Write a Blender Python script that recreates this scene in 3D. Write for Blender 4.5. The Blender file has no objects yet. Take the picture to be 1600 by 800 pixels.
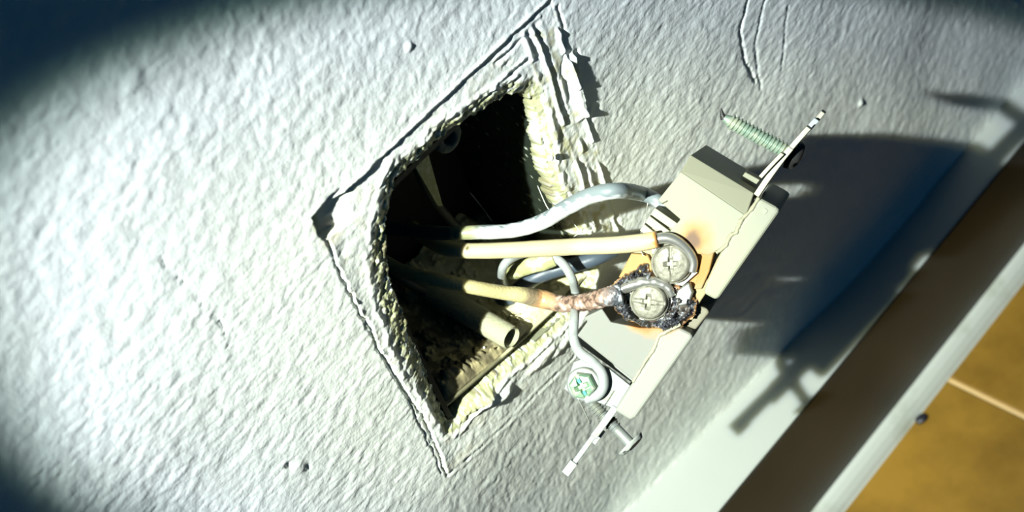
import bpy, bmesh, math, random
import numpy as np
from mathutils import Vector, Matrix

random.seed(7)
rs = np.random.RandomState(11)
S = bpy.context.scene
COL = S.collection
MM = 0.001

# ------------------------------------------------------------------ camera, light, exposure
CAM_H = 448.75                       # camera height above the floor, mm
CAM_D = 200.0                        # camera distance from the wall, mm
FPX = 2329.0
_h = np.array([4200., -4300., FPX]); _h /= np.linalg.norm(_h)
_v = np.array([800., 2043., FPX]); _v = _v - _h * (_v @ _h); _v /= np.linalg.norm(_v)
_n = np.cross(_h, _v)
if _n[2] < 0: _n = -_n
AY = _n; AZ = -_v; AX = np.cross(AY, AZ)
RW = np.array([AX, AY, AZ])          # world = RW @ camera (x right, y down, z forward)
CAMP = np.array([0., -CAM_D, CAM_H])

cam_d = bpy.data.cameras.new('camera'); cam = bpy.data.objects.new('camera', cam_d); COL.objects.link(cam)
cam_d.lens = FPX / 1600 * 36; cam_d.sensor_width = 36; cam_d.clip_start = 0.01; cam_d.clip_end = 20
_m = Matrix.Identity(4)
cx, cy, cz = RW @ np.array([1, 0, 0]), RW @ np.array([0, -1, 0]), RW @ np.array([0, 0, -1])
for i in range(3):
    _m[i][0], _m[i][1], _m[i][2] = cx[i], cy[i], cz[i]
_m.translation = Vector(CAMP * MM)
cam.matrix_world = _m
cam_d.dof.use_dof = True; cam_d.dof.focus_distance = 0.335; cam_d.dof.aperture_fstop = 19
S.camera = cam

w = bpy.data.worlds.new('room_gloom'); S.world = w; w.use_nodes = True
bg = w.node_tree.nodes['Background']
bg.inputs[0].default_value = (0.035, 0.38, 1.0, 1); bg.inputs[1].default_value = 0.06

TORCH = np.array([-245., -118., CAM_H + 148.]); TDIR = np.array([.636, .164, -.754])
def torch(name, angle, blend, power, color, radius=0.006, aim=TDIR, squeeze=.62):
    l = bpy.data.lights.new(name, 'SPOT'); l.energy = power; l.color = color
    l.spot_size = math.radians(angle); l.spot_blend = blend; l.shadow_soft_size = radius
    o = bpy.data.objects.new(name, l); COL.objects.link(o)
    o.location = Vector(TORCH * MM)
    z = -Vector(aim).normalized(); x = Vector((-.333, .94, -.077)); x = (x - z * x.dot(z)).normalized(); y = z.cross(x)
    o.rotation_euler = Matrix((x, y, z)).transposed().to_euler(); o.scale = (squeeze, 1, 1)     # the reflector throws an oval beam
torch('torch_beam', 20.1, 0.06, 36, (0.78, 0.82, 0.94), .0042)
torch('torch_rim', 21.2, 0.05, 4.5, (0.55, 0.95, 0.75), .0025)
torch('torch_hotspot', 19.4, 0.75, 18, (1.0, 1.0, 0.50), .012)
torch('torch_spill', 60, 1.0, 0.10, (0.30, 0.65, 1.0))

S.view_settings.view_transform = 'Standard'; S.view_settings.look = 'None'
S.view_settings.exposure = 0.0; S.view_settings.gamma = 1.0
S.view_settings.use_curve_mapping = False
S.cycles.max_bounces = 6

# ------------------------------------------------------------------ coordinates
def ray(px, py): return RW @ np.array([(px - 800) / FPX, (py - 400) / FPX, 1.])
def W(px, py, d=0.):
    """point (mm) seen at px,py lying d mm in front of the wall plane"""
    r = ray(px, py); t = (CAM_D - d) / r[1]
    return CAMP + r * t
def WX(px, py):
    p = W(px, py); return (p[0], p[2])

# outlet frame: L long axis, F face direction, T side that looks at the camera
_T = np.array([-.25, .155, -.955]); _T /= np.linalg.norm(_T)
_L = np.array([.575, -.80, 0.]); _L[2] = -(_T[0] * _L[0] + _T[1] * _L[1]) / _T[2]; _L /= np.linalg.norm(_L)
_F = np.cross(_T, _L); _F = _F if _F[0] > 0 else -_F
DL, DF, DT = RW @ _L, RW @ _F, RW @ _T
DO = CAMP + ray(1090, 455) * 338.0
def dev(l, f, t): return DO + DL * l + DF * f + DT * t
def dpx(px, py, t=0.):
    """local (l, f) of the outlet for the point seen at px,py in the plane T=t"""
    r = ray(px, py); k = ((DO + DT * t - CAMP) @ DT) / (r @ DT)
    q = CAMP + r * k - DO
    return (q @ DL, q @ DF)
DEVM = Matrix(((DL[0], DF[0], DT[0], DO[0] * MM), (DL[1], DF[1], DT[1], DO[1] * MM), (DL[2], DF[2], DT[2], DO[2] * MM), (0, 0, 0, 1)))

# ------------------------------------------------------------------ noise
def _hash(ix, iy, iz, seed):
    h = (ix.astype(np.int64) * 374761393 + iy.astype(np.int64) * 668265263 + iz.astype(np.int64) * 2147483647 + seed * 974634777) & 0xffffffff
    h = ((h ^ (h >> 13)) * 1274126177) & 0xffffffff
    h = ((h ^ (h >> 16)) * 2246822519) & 0xffffffff
    return ((h ^ (h >> 15)) & 0xffff) / 65535.0 * 2 - 1
def vnoise(x, y, z=None, seed=0):
    x = np.asarray(x, float); y = np.asarray(y, float)
    z = np.zeros_like(x) if z is None else np.asarray(z, float)
    ix, iy, iz = np.floor(x), np.floor(y), np.floor(z)
    fx, fy, fz = x - ix, y - iy, z - iz
    s = lambda t: t * t * t * (t * (t * 6 - 15) + 10)
    ux, uy, uz = s(fx), s(fy), s(fz)
    flat = not np.any(z)
    def layer(kz):
        a = _hash(ix, iy, iz + kz, seed); b = _hash(ix + 1, iy, iz + kz, seed)
        c = _hash(ix, iy + 1, iz + kz, seed); d = _hash(ix + 1, iy + 1, iz + kz, seed)
        return (a * (1 - ux) + b * ux) * (1 - uy) + (c * (1 - ux) + d * ux) * uy
    if flat: return layer(0)
    return layer(0) * (1 - uz) + layer(1) * uz
def fbm(x, y, z=None, seed=0, oct=3, gain=.5):
    a = 1.; t = 0.; out = 0.; k = 1.
    for i in range(oct):
        out = out + a * vnoise(x * k + i * 17.3, y * k + i * 9.1, None if z is None else z * k + i * 3.7, seed + i); t += a; a *= gain; k *= 2.03
    return out / t
def smooth(a, b, x):
    t = np.clip((x - a) / (b - a), 0, 1); return t * t * (3 - 2 * t)
def seg_dist(x, z, pts, closed=False):
    d = np.full(x.shape, 1e9); P = list(pts) + ([pts[0]] if closed else [])
    for (x0, z0), (x1, z1) in zip(P[:-1], P[1:]):
        dx, dz = x1 - x0, z1 - z0; L = dx * dx + dz * dz + 1e-9
        t = np.clip(((x - x0) * dx + (z - z0) * dz) / L, 0, 1)
        d = np.minimum(d, np.hypot(x - x0 - t * dx, z - z0 - t * dz))
    return d
def inside(x, z, pts):
    c = np.zeros(x.shape, bool); n = len(pts)
    for i in range(n):
        x0, z0 = pts[i]; x1, z1 = pts[(i + 1) % n]
        if z0 == z1: continue
        m = ((z0 > z) != (z1 > z)) & (x < (x1 - x0) * (z - z0) / (z1 - z0) + x0)
        c ^= m
    return c
def sdf(x, z, pts):
    d = seg_dist(x, z, pts, True); return np.where(inside(x, z, pts), -d, d)

# ------------------------------------------------------------------ materials
def mat(name, color, rough=.6, metal=0., spec=.5, noise=None, bump=None, attr=False, coat=0., trans=0., sss=0.):
    """noise=(scale, color2, lo, hi); bump=(scale, distance_mm); attr: base colour from the 'tint' attribute"""
    m = bpy.data.materials.new(name); m.use_nodes = True
    nt = m.node_tree; N = nt.nodes; K = nt.links; b = N['Principled BSDF']
    b.inputs['Base Color'].default_value = (*color, 1); b.inputs['Roughness'].default_value = rough
    b.inputs['Metallic'].default_value = metal; b.inputs['Specular IOR Level'].default_value = spec
    b.inputs['Coat Weight'].default_value = coat; b.inputs['Transmission Weight'].default_value = trans
    if sss: b.inputs['Subsurface Weight'].default_value = sss; b.inputs['Subsurface Scale'].default_value = .001
    tc = N.new('ShaderNodeTexCoord'); src = None
    if attr:
        a = N.new('ShaderNodeAttribute'); a.attribute_name = 'tint'; src = a.outputs['Color']
    if noise:
        nz = N.new('ShaderNodeTexNoise'); nz.inputs['Scale'].default_value = noise[0]; nz.inputs['Detail'].default_value = 6; nz.inputs['Roughness'].default_value = .65
        K.new(tc.outputs['Object'], nz.inputs['Vector'])
        mr = N.new('ShaderNodeMapRange'); mr.inputs['From Min'].default_value = noise[2]; mr.inputs['From Max'].default_value = noise[3]
        K.new(nz.outputs['Fac'], mr.inputs['Value'])
        mx = N.new('ShaderNodeMix'); mx.data_type = 'RGBA'
        K.new(mr.outputs['Result'], mx.inputs[0])
        if src is not None: K.new(src, mx.inputs[6])
        else: mx.inputs[6].default_value = (*color, 1)
        mx.inputs[7].default_value = (*noise[1], 1); src = mx.outputs[2]
    if src is not None: K.new(src, b.inputs['Base Color'])
    if bump:
        nb = N.new('ShaderNodeTexNoise'); nb.inputs['Scale'].default_value = bump[0]; nb.inputs['Detail'].default_value = 5
        K.new(tc.outputs['Object'], nb.inputs['Vector'])
        bp = N.new('ShaderNodeBump'); bp.inputs['Strength'].default_value = 1; bp.inputs['Distance'].default_value = bump[1] * MM
        K.new(nb.outputs['Fac'], bp.inputs['Height']); K.new(bp.outputs['Normal'], b.inputs['Normal'])
    return m
M = dict(
    wall=mat('wall_paint_and_plaster', (.7, .75, .68), .62, attr=True, bump=(1400, .10)),
    bb_top=mat('white_gloss_paint', (.34, .365, .34), .55, bump=(120, .1)),
    bb_face=mat('dark_brown_wood', (.040, .038, .030), .5, noise=(14, (.022, .021, .017), .4, .7), bump=(60, .05)),
    shoe=mat('grey_white_trim_paint', (.42, .45, .42), .45, noise=(45, (.28, .30, .24), .5, .75)),
    tile=mat('amber_stone_tile', (.23, .128, .016), .45, noise=(22, (.13, .07, .008), .40, .70), bump=(90, .25)),
    grout=mat('pale_grout', (.52, .36, .16), .8),
    plastic=mat('ivory_plastic', (.8, .8, .66), .55, spec=.22, attr=True, sss=.08, bump=(500, .02)),
    char=mat('charred_plastic', (.02, .02, .024), .34, attr=True, spec=.5, bump=(1500, .12)),
    steel=mat('dull_zinc_metal', (.34, .35, .33), .42, metal=.75, noise=(500, (.34, .33, .25), .5, .72), bump=(900, .03)),
    nickel=mat('nickel_screw_metal', (.24, .235, .19), .50, metal=.15, spec=.3, noise=(600, (.09, .085, .06), .45, .75), bump=(900, .03)),
    strap=mat('strap_metal_painted', (.31, .30, .20), .5, metal=.35, noise=(350, (.20, .19, .10), .55, .7), bump=(700, .05)),
    strapclean=mat('strap_metal_clean', (.22, .24, .235), .45, metal=.3, noise=(350, (.20, .21, .16), .5, .7), bump=(700, .04)),
    green=mat('green_tinted_screw_metal', (.17, .30, .19), .35, metal=.3, noise=(450, (.36, .39, .29), .45, .62)),
    teal=mat('teal_screw_paint', (.03, .25, .27), .35),
    thread=mat('pale_green_screw_metal', (.24, .33, .24), .42, metal=.3, noise=(350, (.42, .44, .31), .45, .65)),
    darkmetal=mat('dark_metal', (.035, .035, .03), .5, metal=.4),
    cream=mat('cream_wire_insulation', (.86, .78, .52), .38, attr=True, sss=.05, bump=(700, .03)),
    copper=mat('tinned_wire_metal', (.50, .50, .46), .28, metal=.8, bump=(600, .03)),
    burnt=mat('burnt_insulation', (.3, .2, .12), .38, attr=True, bump=(1500, .18)),
    greywire=mat('grey_wire_insulation', (.2, .24, .25), .4, attr=True, bump=(800, .04)),
    ground=mat('pale_grey_ground_wire', (.30, .325, .32), .35, noise=(260, (.22, .24, .23), .45, .7)),
    dim=mat('dark_wire_insulation', (.05, .055, .045), .45),
    box=mat('box_dark_plastic', (.022, .028, .018), .6, attr=True, bump=(900, .08)),
    rubble=mat('plaster_rubble', (.3, .27, .15), .9, attr=True, bump=(900, .25)),
    jacket=mat('olive_cable_jacket', (.36, .37, .17), .4, noise=(300, (.60, .60, .38), .45, .65), bump=(700, .1)),
    web=mat('grey_cobweb', (.6, .62, .55), .6),
    crumb=mat('dark_crumb', (.012, .012, .02), .5),
)

# ------------------------------------------------------------------ mesh helpers
def tag(o, label=None, cat=None, group=None, kind=None):
    for k, v in (('label', label), ('category', cat), ('group', group), ('kind', kind)):
        if v: o[k] = v
    return o
def mesh_obj(name, V, Fc, m, parent=None, smooth_=True, tint=None, space='world', bevel=0., origin=None):
    """V in mm; space 'device' = local outlet coordinates (l, f, t)"""
    V = np.asarray(V, float)
    me = bpy.data.meshes.new(name)
    if space == 'world' and origin is not None: V = V - np.asarray(origin)
    me.from_pydata((V * MM).tolist(), [], [tuple(f) for f in Fc]); me.update()
    me.materials.append(m)
    if smooth_: me.polygons.foreach_set('use_smooth', [True] * len(me.polygons))
    if tint is not None:
        a = me.color_attributes.new('tint', 'FLOAT_COLOR', 'POINT')
        t = np.ones((len(V), 4)); t[:, :3] = tint; a.data.foreach_set('color', t.ravel())
    o = bpy.data.objects.new(name, me); COL.objects.link(o)
    if origin is not None and space == 'world': o.location = Vector(np.asarray(origin) * MM)
    if parent is not None:
        o.parent = parent
    if bevel:
        b = o.modifiers.new('bevel', 'BEVEL'); b.width = bevel * MM; b.segments = 3; b.limit_method = 'ANGLE'; b.angle_limit = math.radians(40)
        b.harden_normals = False
        if smooth_: 
            me.polygons.foreach_set('use_smooth', [False] * len(me.polygons))
    return o
def fix_normals(o):
    bm = bmesh.new(); bm.from_mesh(o.data); bmesh.ops.recalc_face_normals(bm, faces=bm.faces); bm.to_mesh(o.data); bm.free()
    return o
def prism(pts, t0, t1, to=None):
    """polygon (a,b) list extruded from t0 to t1 -> verts, faces. to(a,b,t)->3-vector"""
    to = to or (lambda a, b, t: (a, b, t)); n = len(pts)
    V = [to(a, b, t0) for a, b in pts] + [to(a, b, t1) for a, b in pts]
    Fc = [tuple(range(n))[::-1], tuple(range(n, 2 * n))] + [(i, (i + 1) % n, n + (i + 1) % n, n + i) for i in range(n)]
    return V, Fc
def catmull(P, n=10):
    P = [np.asarray(p, float) for p in P]; P = [2 * P[0] - P[1]] + P + [2 * P[-1] - P[-2]]
    out = []
    for i in range(1, len(P) - 2):
        for k in range(n):
            t = k / n; a, b, c, d = P[i - 1], P[i], P[i + 1], P[i + 2]
            out.append(.5 * (2 * b + (c - a) * t + (2 * a - 5 * b + 4 * c - d) * t * t + (3 * b - a - 3 * c + d) * t ** 3))
    out.append(P[-2]); return np.array(out)
def tube(P, R, seg=24, rough=None, n=10, caps=True):
    """P: control points, 3 coords (mm) ; R radius or list per control point -> verts, faces, path parameter per vertex, angle"""
    P = [np.asarray(p, float) for p in P]
    if np.isscalar(R): R = [R] * len(P)
    C4 = catmull([np.r_[p, r] for p, r in zip(P, R)], n); C = C4[:, :3]; R = C4[:, 3]
    Tn = np.gradient(C, axis=0); Tn /= np.linalg.norm(Tn, axis=1)[:, None]
    up = np.array([0.3, .5, .81]); V = []; s_, a_ = [], []
    u = up - Tn[0] * (up @ Tn[0]); u /= np.linalg.norm(u)
    global TN
    for i in range(len(C)):
        u = u - Tn[i] * (u @ Tn[i]); u /= np.linalg.norm(u); w_ = np.cross(Tn[i], u)
        for k in range(seg):
            a = 2 * math.pi * k / seg
            V.append(C[i] + R[i] * (math.cos(a) * u + math.sin(a) * w_)); s_.append(i / (len(C) - 1)); a_.append(a)
    V = np.array(V); Cn = np.repeat(C, seg, axis=0); TN = (V - Cn) / (np.linalg.norm(V - Cn, axis=1)[:, None] + 1e-9)
    if rough is not None:
        N_ = (V - Cn); N_ /= np.linalg.norm(N_, axis=1)[:, None] + 1e-9
        V = V + N_ * np.asarray(rough(V, np.array(s_)))[:, None]
    m = len(C)
    Fc = [(i * seg + k, i * seg + (k + 1) % seg, (i + 1) * seg + (k + 1) % seg, (i + 1) * seg + k) for i in range(m - 1) for k in range(seg)]
    if caps: Fc += [tuple(range(seg))[::-1], tuple(range((m - 1) * seg, m * seg))]
    return V, Fc, np.array(s_), np.array(a_), C
def lathe(prof, seg=40):
    """prof list of (r, z) -> verts around z axis"""
    V = []; Fc = []
    for r, z in prof:
        for k in range(seg):
            a = 2 * math.pi * k / seg; V.append((r * math.cos(a), r * math.sin(a), z))
    for i in range(len(prof) - 1):
        for k in range(seg):
            Fc.append((i * seg + k, i * seg + (k + 1) % seg, (i + 1) * seg + (k + 1) % seg, (i + 1) * seg + k))
    return np.array(V), Fc
def place(V, origin, axis, roll=0., tilt=None):
    """turn local z onto axis, at origin"""
    z = np.asarray(axis, float); z = z / np.linalg.norm(z)
    ref = np.array([0, 0, 1.]) if abs(z[2]) < .9 else np.array([1., 0, 0])
    x = np.cross(ref, z); x /= np.linalg.norm(x); y = np.cross(z, x)
    x, y = x * math.cos(roll) + y * math.sin(roll), -x * math.sin(roll) + y * math.cos(roll)
    V = np.asarray(V); return np.asarray(origin) + V[:, :1] * x + V[:, 1:2] * y + V[:, 2:3] * z
def join(parts):
    V = []; Fc = []; n = 0
    for v, f in parts:
        V.append(np.asarray(v, float)); Fc += [tuple(i + n for i in q) for q in f]; n += len(v)
    return np.vstack(V), Fc

# ------------------------------------------------------------------ wall
HOLE = [(822,146),(800,152),(775,166),(745,184),(722,200),(690,220),(668,246),(640,264),(625,282),(617,312),(608,345),(606,380),(612,420),(620,460),(634,490),(642,520),(662,560),(680,600),(695,635),(706,664),
        (718,657),(746,624),(768,601),(800,571),(830,549),(860,522),(886,494),(908,465),(925,445),(932,425),(925,400),(908,372),(893,345),(880,322),(868,296),(858,258),(851,222),(845,188),(838,160)]
HOLEW = [WX(*p) for p in HOLE]
BOX_T, BOX_B = WX(812, 140)[1], WX(800, 566)[1]

def axis(segs):
    out = []
    for a, b, st in segs:
        n = max(1, int(round((b - a) / st))); out += list(a + (b - a) * np.arange(n) / n)
    return np.array(out + [segs[-1][1]])
xs = axis([(-420, -30, 8), (-30, 0, 2), (0, 82, .55), (82, 162, .28), (162, 356, .6), (356, 380, 2), (380, 760, 8)])
zs = axis([(0, 34, 3), (34, 150, .65), (150, 160, .5), (160, 256, .28), (256, 340, .55), (340, 360, 2), (360, 900, 8)])
X_, Z_ = np.meshgrid(xs, zs)                      # rows = z
PX = lambda *p: [WX(*q) for q in p]

def wall_height(x, z):
    dom = fbm(x / 3.1, z / 3.1, seed=1, oct=3)
    H = .11 * fbm(x / 3.2 + dom * .4, z / 2.5 + dom * .35, seed=2, oct=2, gain=.4) + .075 * fbm(x / 1.35, z / 1.15, seed=5, oct=2) + .5 * vnoise(x / 30, z / 30, seed=9)
    H += .10 * np.abs(vnoise(x / 1.9 + dom * .5, z / 1.6, seed=33)) ** .8
    # the wall leans back unevenly towards the baseboard
    H += np.clip((168. - z) / 106., 0, 1) ** 1.4 * np.interp(x, [60, 130, 247, 318, 400], [-11, -9.7, -1.7, -.5, -.5])
    # ---- painted patch round the hole
    A, B_, C_, D_ = WX(487, 345), WX(855, 3), (WX(880, 25)[0] + 1, WX(855, 3)[1] - 8), WX(697, 742)
    wob = .7 * fbm(x / 7, z / 7, seed=20, oct=3)
    xl, xr, zt, zb = 84.2, 156.5, CAM_H - 197.6, CAM_H - 291.
    dl = (x - xl) + wob * .7; dr = (xr - x) + wob; dt = (zt - z) + wob * .35 + .0 * x; db = (z - zb) + wob + (x - 84) * .11
    din = np.minimum(np.minimum(dl, dr), np.minimum(dt, db))
    inp = smooth(-.12, .25, din)
    # torn upper edge: paint lip lifted, patch sunk under it
    top_lip = np.exp(-((dt + .35) / .55) ** 2) * smooth(-1, 1, dl) * smooth(-1, 2, dr) * (.5 + .45 * fbm(x / 3, z * 0, seed=41, oct=2))
    H += top_lip * .5
    H -= inp * (.22 * smooth(-1, 12, db) + .75 * np.exp(-np.maximum(dt, 0) / 3.2) * smooth(36, 0, x - xl) + .22 * np.exp(-np.maximum(dt, 0) / 2.))
    # second ridge parallel to the top
    for off, amp, wd, a0, a1 in ((5.2, .7, .5, 100, 150), (8.2, .8, .45, 108, 148), (3.0, .5, .4, 118, 152), (10.6, .7, .5, 122, 150)):
        dd = (zt - z) - off + 1.0 * fbm(x / 6, x * 0 + off, seed=50, oct=3) + (x - 100) * .02
        g = smooth(a0 - 4, a0 + 4, x) * smooth(a1 + 3, a1 - 4, x)
        g = g * smooth(-.1, .35, fbm(x / 5, z * 0 + off, seed=52, oct=2)); H += .8 * amp * g * np.exp(-(dd / wd) ** 2) * (.6 + .5 * fbm(x / 2.4, z / 2.4, seed=51))
        H -= .3 * g * np.exp(-((dd - .9) / .6) ** 2)
    # broken corner: steep on the left, rising gently to the right
    pc = WX(492, 352); ex = x - pc[0] + .5 * fbm(x / 2, z / 2, seed=60, oct=3); ez = z - pc[1] + .4 * fbm(x / 2, z / 2, seed=62, oct=3)
    g = smooth(-.2, .15, ex) * smooth(-4.6, -3.6, ez + .25 * ex) * smooth(2.6, 1.9, ez - .1 * ex)
    H -= 2.6 * g * np.clip(1 - ex / 8.5, 0, 1) ** .8
    # left crack with a lifted flake beside it
    cr = PX((512, 375), (524, 412), (540, 448), (556, 480), (578, 512), (586, 540), (612, 575), (632, 610), (655, 640), (672, 672), (684, 700), (697, 742))
    wx = x + .55 * fbm(x / 2.0, z / 2.0, seed=70, oct=3)
    dc = seg_dist(wx, z, cr)
    side = (wx - np.interp(-z, [-c[1] for c in cr], [c[0] for c in cr]))
    zin = smooth(cr[-1][1] - 1, cr[-1][1] + 2, z) * smooth(cr[0][1] + 1, cr[0][1] - 2, z)
    H -= 1.3 * np.exp(-(dc / .30) ** 2) * zin * (.75 + .5 * fbm(x / 4, z / 4, seed=72))
    H += .55 * np.exp(-(np.maximum(side, 0) / 1.6)) * (side > 0) * zin
    cr2 = PX((535, 432), (570, 510), (600, 562), (640, 628), (690, 738))
    H -= .4 * np.exp(-(seg_dist(wx, z, cr2) / .22) ** 2)
    # bottom crack, mostly filled, with open specks
    bc = PX((699, 742), (760, 692), (820, 640), (868, 592), (900, 560))
    d2 = seg_dist(x, z + .35 * fbm(x / 2.5, z / 2.5, seed=74), bc)
    H -= (.06 + 1.6 * smooth(.1, .55, fbm(x / 2.2, z / 2.2, seed=75, oct=2))) * np.exp(-(d2 / .3) ** 2)
    H += .10 * np.exp(-((d2 - 1.1) / .5) ** 2)
    # right side: long vertical ribs of old paint
    zr = smooth(WX(925, 430)[1] - 3, WX(925, 430)[1] + 5, z)
    for x0, amp, wd, sd in ((146.6, .9, .5, 80), (149.4, 1.1, .45, 81), (152.2, .9, .5, 82), (155.6, 1.4, .42, 83)):
        dd = x - x0 + .35 * fbm(z / 14, z * 0, seed=sd, oct=2) + .18 * fbm(x / 2, z / 2, seed=sd + 5, oct=2)
        br = .08 + .62 * smooth(-.2, .35, fbm(z / 6, z * 0 + sd, seed=sd, oct=2))
        g = zr * smooth(zt + 3, zt - 4, z) * br
        H += amp * g * np.exp(-(dd / wd) ** 2); H -= .5 * g * np.exp(-((dd - 1.1) / .6) ** 2)
    # lifted strip of paint with a straight shadow beside it
    p0, p1 = WX(893, 86), WX(913, 176)
    tt = (z - p1[1]) / (p0[1] - p1[1]); xc = p1[0] + (p0[0] - p1[0]) * tt
    g = smooth(-.06, .02, tt) * smooth(1.06, .98, tt)
    H += 1.25 * g * smooth(-4.5, -.4, x - xc) * (x < xc + .12)
    H -= .55 * g * smooth(2.4, 1.9, x - xc) * (x >= xc + .12)
    # hairline cracks and little flaws
    for pts, dep, wd in ((((245, 395), (268, 425), (300, 455), (318, 480), (345, 505), (358, 540)), .35, .16), (((1170, 0), (1158, 50), (1166, 95), (1182, 130)), 1.1, .35), (((1196, 0), (1182, 70), (1190, 140)), .5, .3), (((870, 10), (884, 60), (874, 120)), .8, .3), (((1230, 10), (1226, 60), (1222, 110)), .4, .3)):
        H -= dep * np.exp(-(seg_dist(x + .5 * fbm(x / 1.8, z / 1.8, seed=77), z, PX(*pts)) / wd) ** 2)
    for (px, py), rr, amp in (((466, 731), 1.7, .3), ((640, 73), .9, .45), ((1345, 162), 1.1, .6), ((205, 124), 2.2, .2), ((155, 572), .4, .35), ((1590, 6), 1., .6)):
        c = WX(px, py); H += amp * np.exp(-((np.hypot(x - c[0], z - c[1]) / rr) ** 4))
    for (px, py) in ((450, 728), (481, 731)):
        c = WX(px, py); H -= 1.8 * np.exp(-(((x - c[0]) / .28) ** 2 + ((z - c[1]) / .7) ** 2))
    # a second plaster blob below the hole
    for (px, py), rx, rz, amp in (((757, 625), 2.6, 1.9, 2.1), ((785, 618), 3.2, 1.6, 1.3), ((735, 643), 3.5, 1.2, 1.2), ((850, 560), 5., 1.6, 1.0), ((905, 505), 4.5, 2.0, 1.2), ((880, 540), 4., 1.5, .9)):
        c = WX(px, py); H += amp * np.exp(-(np.hypot((x - c[0]) / rx, (z - c[1]) / rz) + .3 * fbm(x / 1.8, z / 1.8, seed=90, oct=3)) ** 3)
    return H

wx_ = X_ + .55 * fbm(X_ / 2.3, Z_ / 2.3, seed=100, oct=3) * 1.2
wz_ = Z_ + .55 * fbm(X_ / 2.3, Z_ / 2.3, seed=104, oct=3) * 1.2
near = (X_ > 75) & (X_ < 170) & (Z_ > 150) & (Z_ < 260)
SD = np.full(X_.shape, 50.); SD[near] = sdf(wx_[near], wz_[near], HOLEW)
H = wall_height(X_, Z_)
# crumbled rim: falls away towards the hole; wide on the left and top, narrow on the right
cxh, czh = 118., CAM_H - 245.
ang = np.arctan2(Z_ - czh, X_ - cxh)
topness = smooth(.5, 1.1, ang) * smooth(3.1, 2.4, ang)
leftness = np.exp(-((np.abs(ang) - math.pi) / .8) ** 2)
wid = 2.6 + 3.0 * leftness + 2.2 * topness + .9 * fbm(X_ / 5, Z_ / 5, seed=110, oct=2)
rimf = np.clip(1 - SD / np.maximum(wid, .8), 0, 1)
rside = smooth(141.5, 144, X_) * smooth(CAM_H - 275, CAM_H - 265, Z_)
crum = fbm(X_ / 1.5, Z_ / 1.5, seed=112, oct=4, gain=.6) * (1 - rside) + rside * (.7 * fbm(X_ / .8, Z_ / 5, seed=116, oct=3) + .4 * fbm(X_ / 1., Z_ / 1., seed=118, oct=3))
H -= (2.4 - 1.2 * leftness - .9 * topness) * rimf ** 1.5
H += rimf ** .5 * (rimf > 0) * 1.0 * crum
H += .55 * np.exp(-((SD - wid - .3) / .7) ** 2) * (.5 + .8 * fbm(X_ / 2.5, Z_ / 2.5, seed=113, oct=2)) * (SD < 12)
DEPTH = 46.
H = np.where(SD < -.12, H - 2.6 + .5 * crum, H)
# colours
base = np.array([.84, .87, .80]); cream_ = np.array([.70, .69, .52]); olive = np.array([.33, .34, .16]); ochre = np.array([.50, .40, .20]); dark = np.array([.012, .013, .010]); white = np.array([.85, .88, .84])
T_ = np.empty(X_.shape + (3,)); T_[:] = base
def blend(mask, colr): 
    global T_
    mask = np.clip(mask, 0, 1)[..., None]; T_ = T_ * (1 - mask) + np.asarray(colr) * mask
n1 = fbm(X_ / 3, Z_ / 3, seed=120, oct=4); n2 = fbm(X_ / 1.1, Z_ / 1.1, seed=125, oct=3); n3 = fbm(X_ / 14, Z_ / 14, seed=129, oct=3)
blend(.12 * smooth(-.3, .5, n3), (.76, .74, .60))
inpatch = smooth(-1, 1, np.minimum(np.minimum(X_ - 84, 157 - X_), np.minimum(CAM_H - 197.5 - Z_, Z_ - (CAM_H - 292))))
blend(inpatch * .35 * smooth(-.1, .4, n1), (.80, .75, .56))
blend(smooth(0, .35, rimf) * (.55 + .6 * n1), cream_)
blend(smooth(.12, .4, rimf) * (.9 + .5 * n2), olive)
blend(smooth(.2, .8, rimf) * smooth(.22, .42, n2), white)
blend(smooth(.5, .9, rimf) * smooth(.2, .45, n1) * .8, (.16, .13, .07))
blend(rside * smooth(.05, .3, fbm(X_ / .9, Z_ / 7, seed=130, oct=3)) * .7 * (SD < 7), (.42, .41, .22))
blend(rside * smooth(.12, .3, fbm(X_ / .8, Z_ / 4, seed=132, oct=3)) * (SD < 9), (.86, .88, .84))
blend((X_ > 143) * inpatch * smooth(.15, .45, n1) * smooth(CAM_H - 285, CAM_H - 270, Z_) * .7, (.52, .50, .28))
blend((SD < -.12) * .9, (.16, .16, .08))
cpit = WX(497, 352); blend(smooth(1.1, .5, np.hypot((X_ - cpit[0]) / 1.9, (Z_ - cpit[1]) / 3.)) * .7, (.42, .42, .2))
cpit = WX(518, 366); blend(smooth(1.2, .4, np.hypot((X_ - cpit[0]) / 4, (Z_ - cpit[1]) / 3.)) * .45, (.50, .42, .26))  # tan puts the pit's shadow into the wall colour
gz, gx_ = np.gradient(SD, zs, xs); g2 = gz ** 2 + gx_ ** 2 + 1e-6
tgt = np.where(SD < -.12, -.15, 0.); mv = np.where((SD < .15) & (SD > -.7), (SD - tgt), 0.)
mvx = np.clip(-mv * gx_ / g2, -.4, .4); mvz = np.clip(-mv * gz / g2, -.4, .4)
nz, nx = X_.shape
V = np.stack([X_ + mvx, -H, Z_ + mvz], -1).reshape(-1, 3)
idx = np.arange(nz * nx).reshape(nz, nx)
Q = np.stack([idx[:-1, :-1], idx[:-1, 1:], idx[1:, 1:], idx[1:, :-1]], -1).reshape(-1, 4)
solid = (SD > -.12).ravel(); Q = Q[solid[Q].any(axis=1)]          # open hole with a thin broken skirt
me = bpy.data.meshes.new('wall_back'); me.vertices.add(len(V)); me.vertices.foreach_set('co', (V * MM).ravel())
me.loops.add(Q.size); me.loops.foreach_set('vertex_index', Q.ravel().astype(np.int32))
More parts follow.
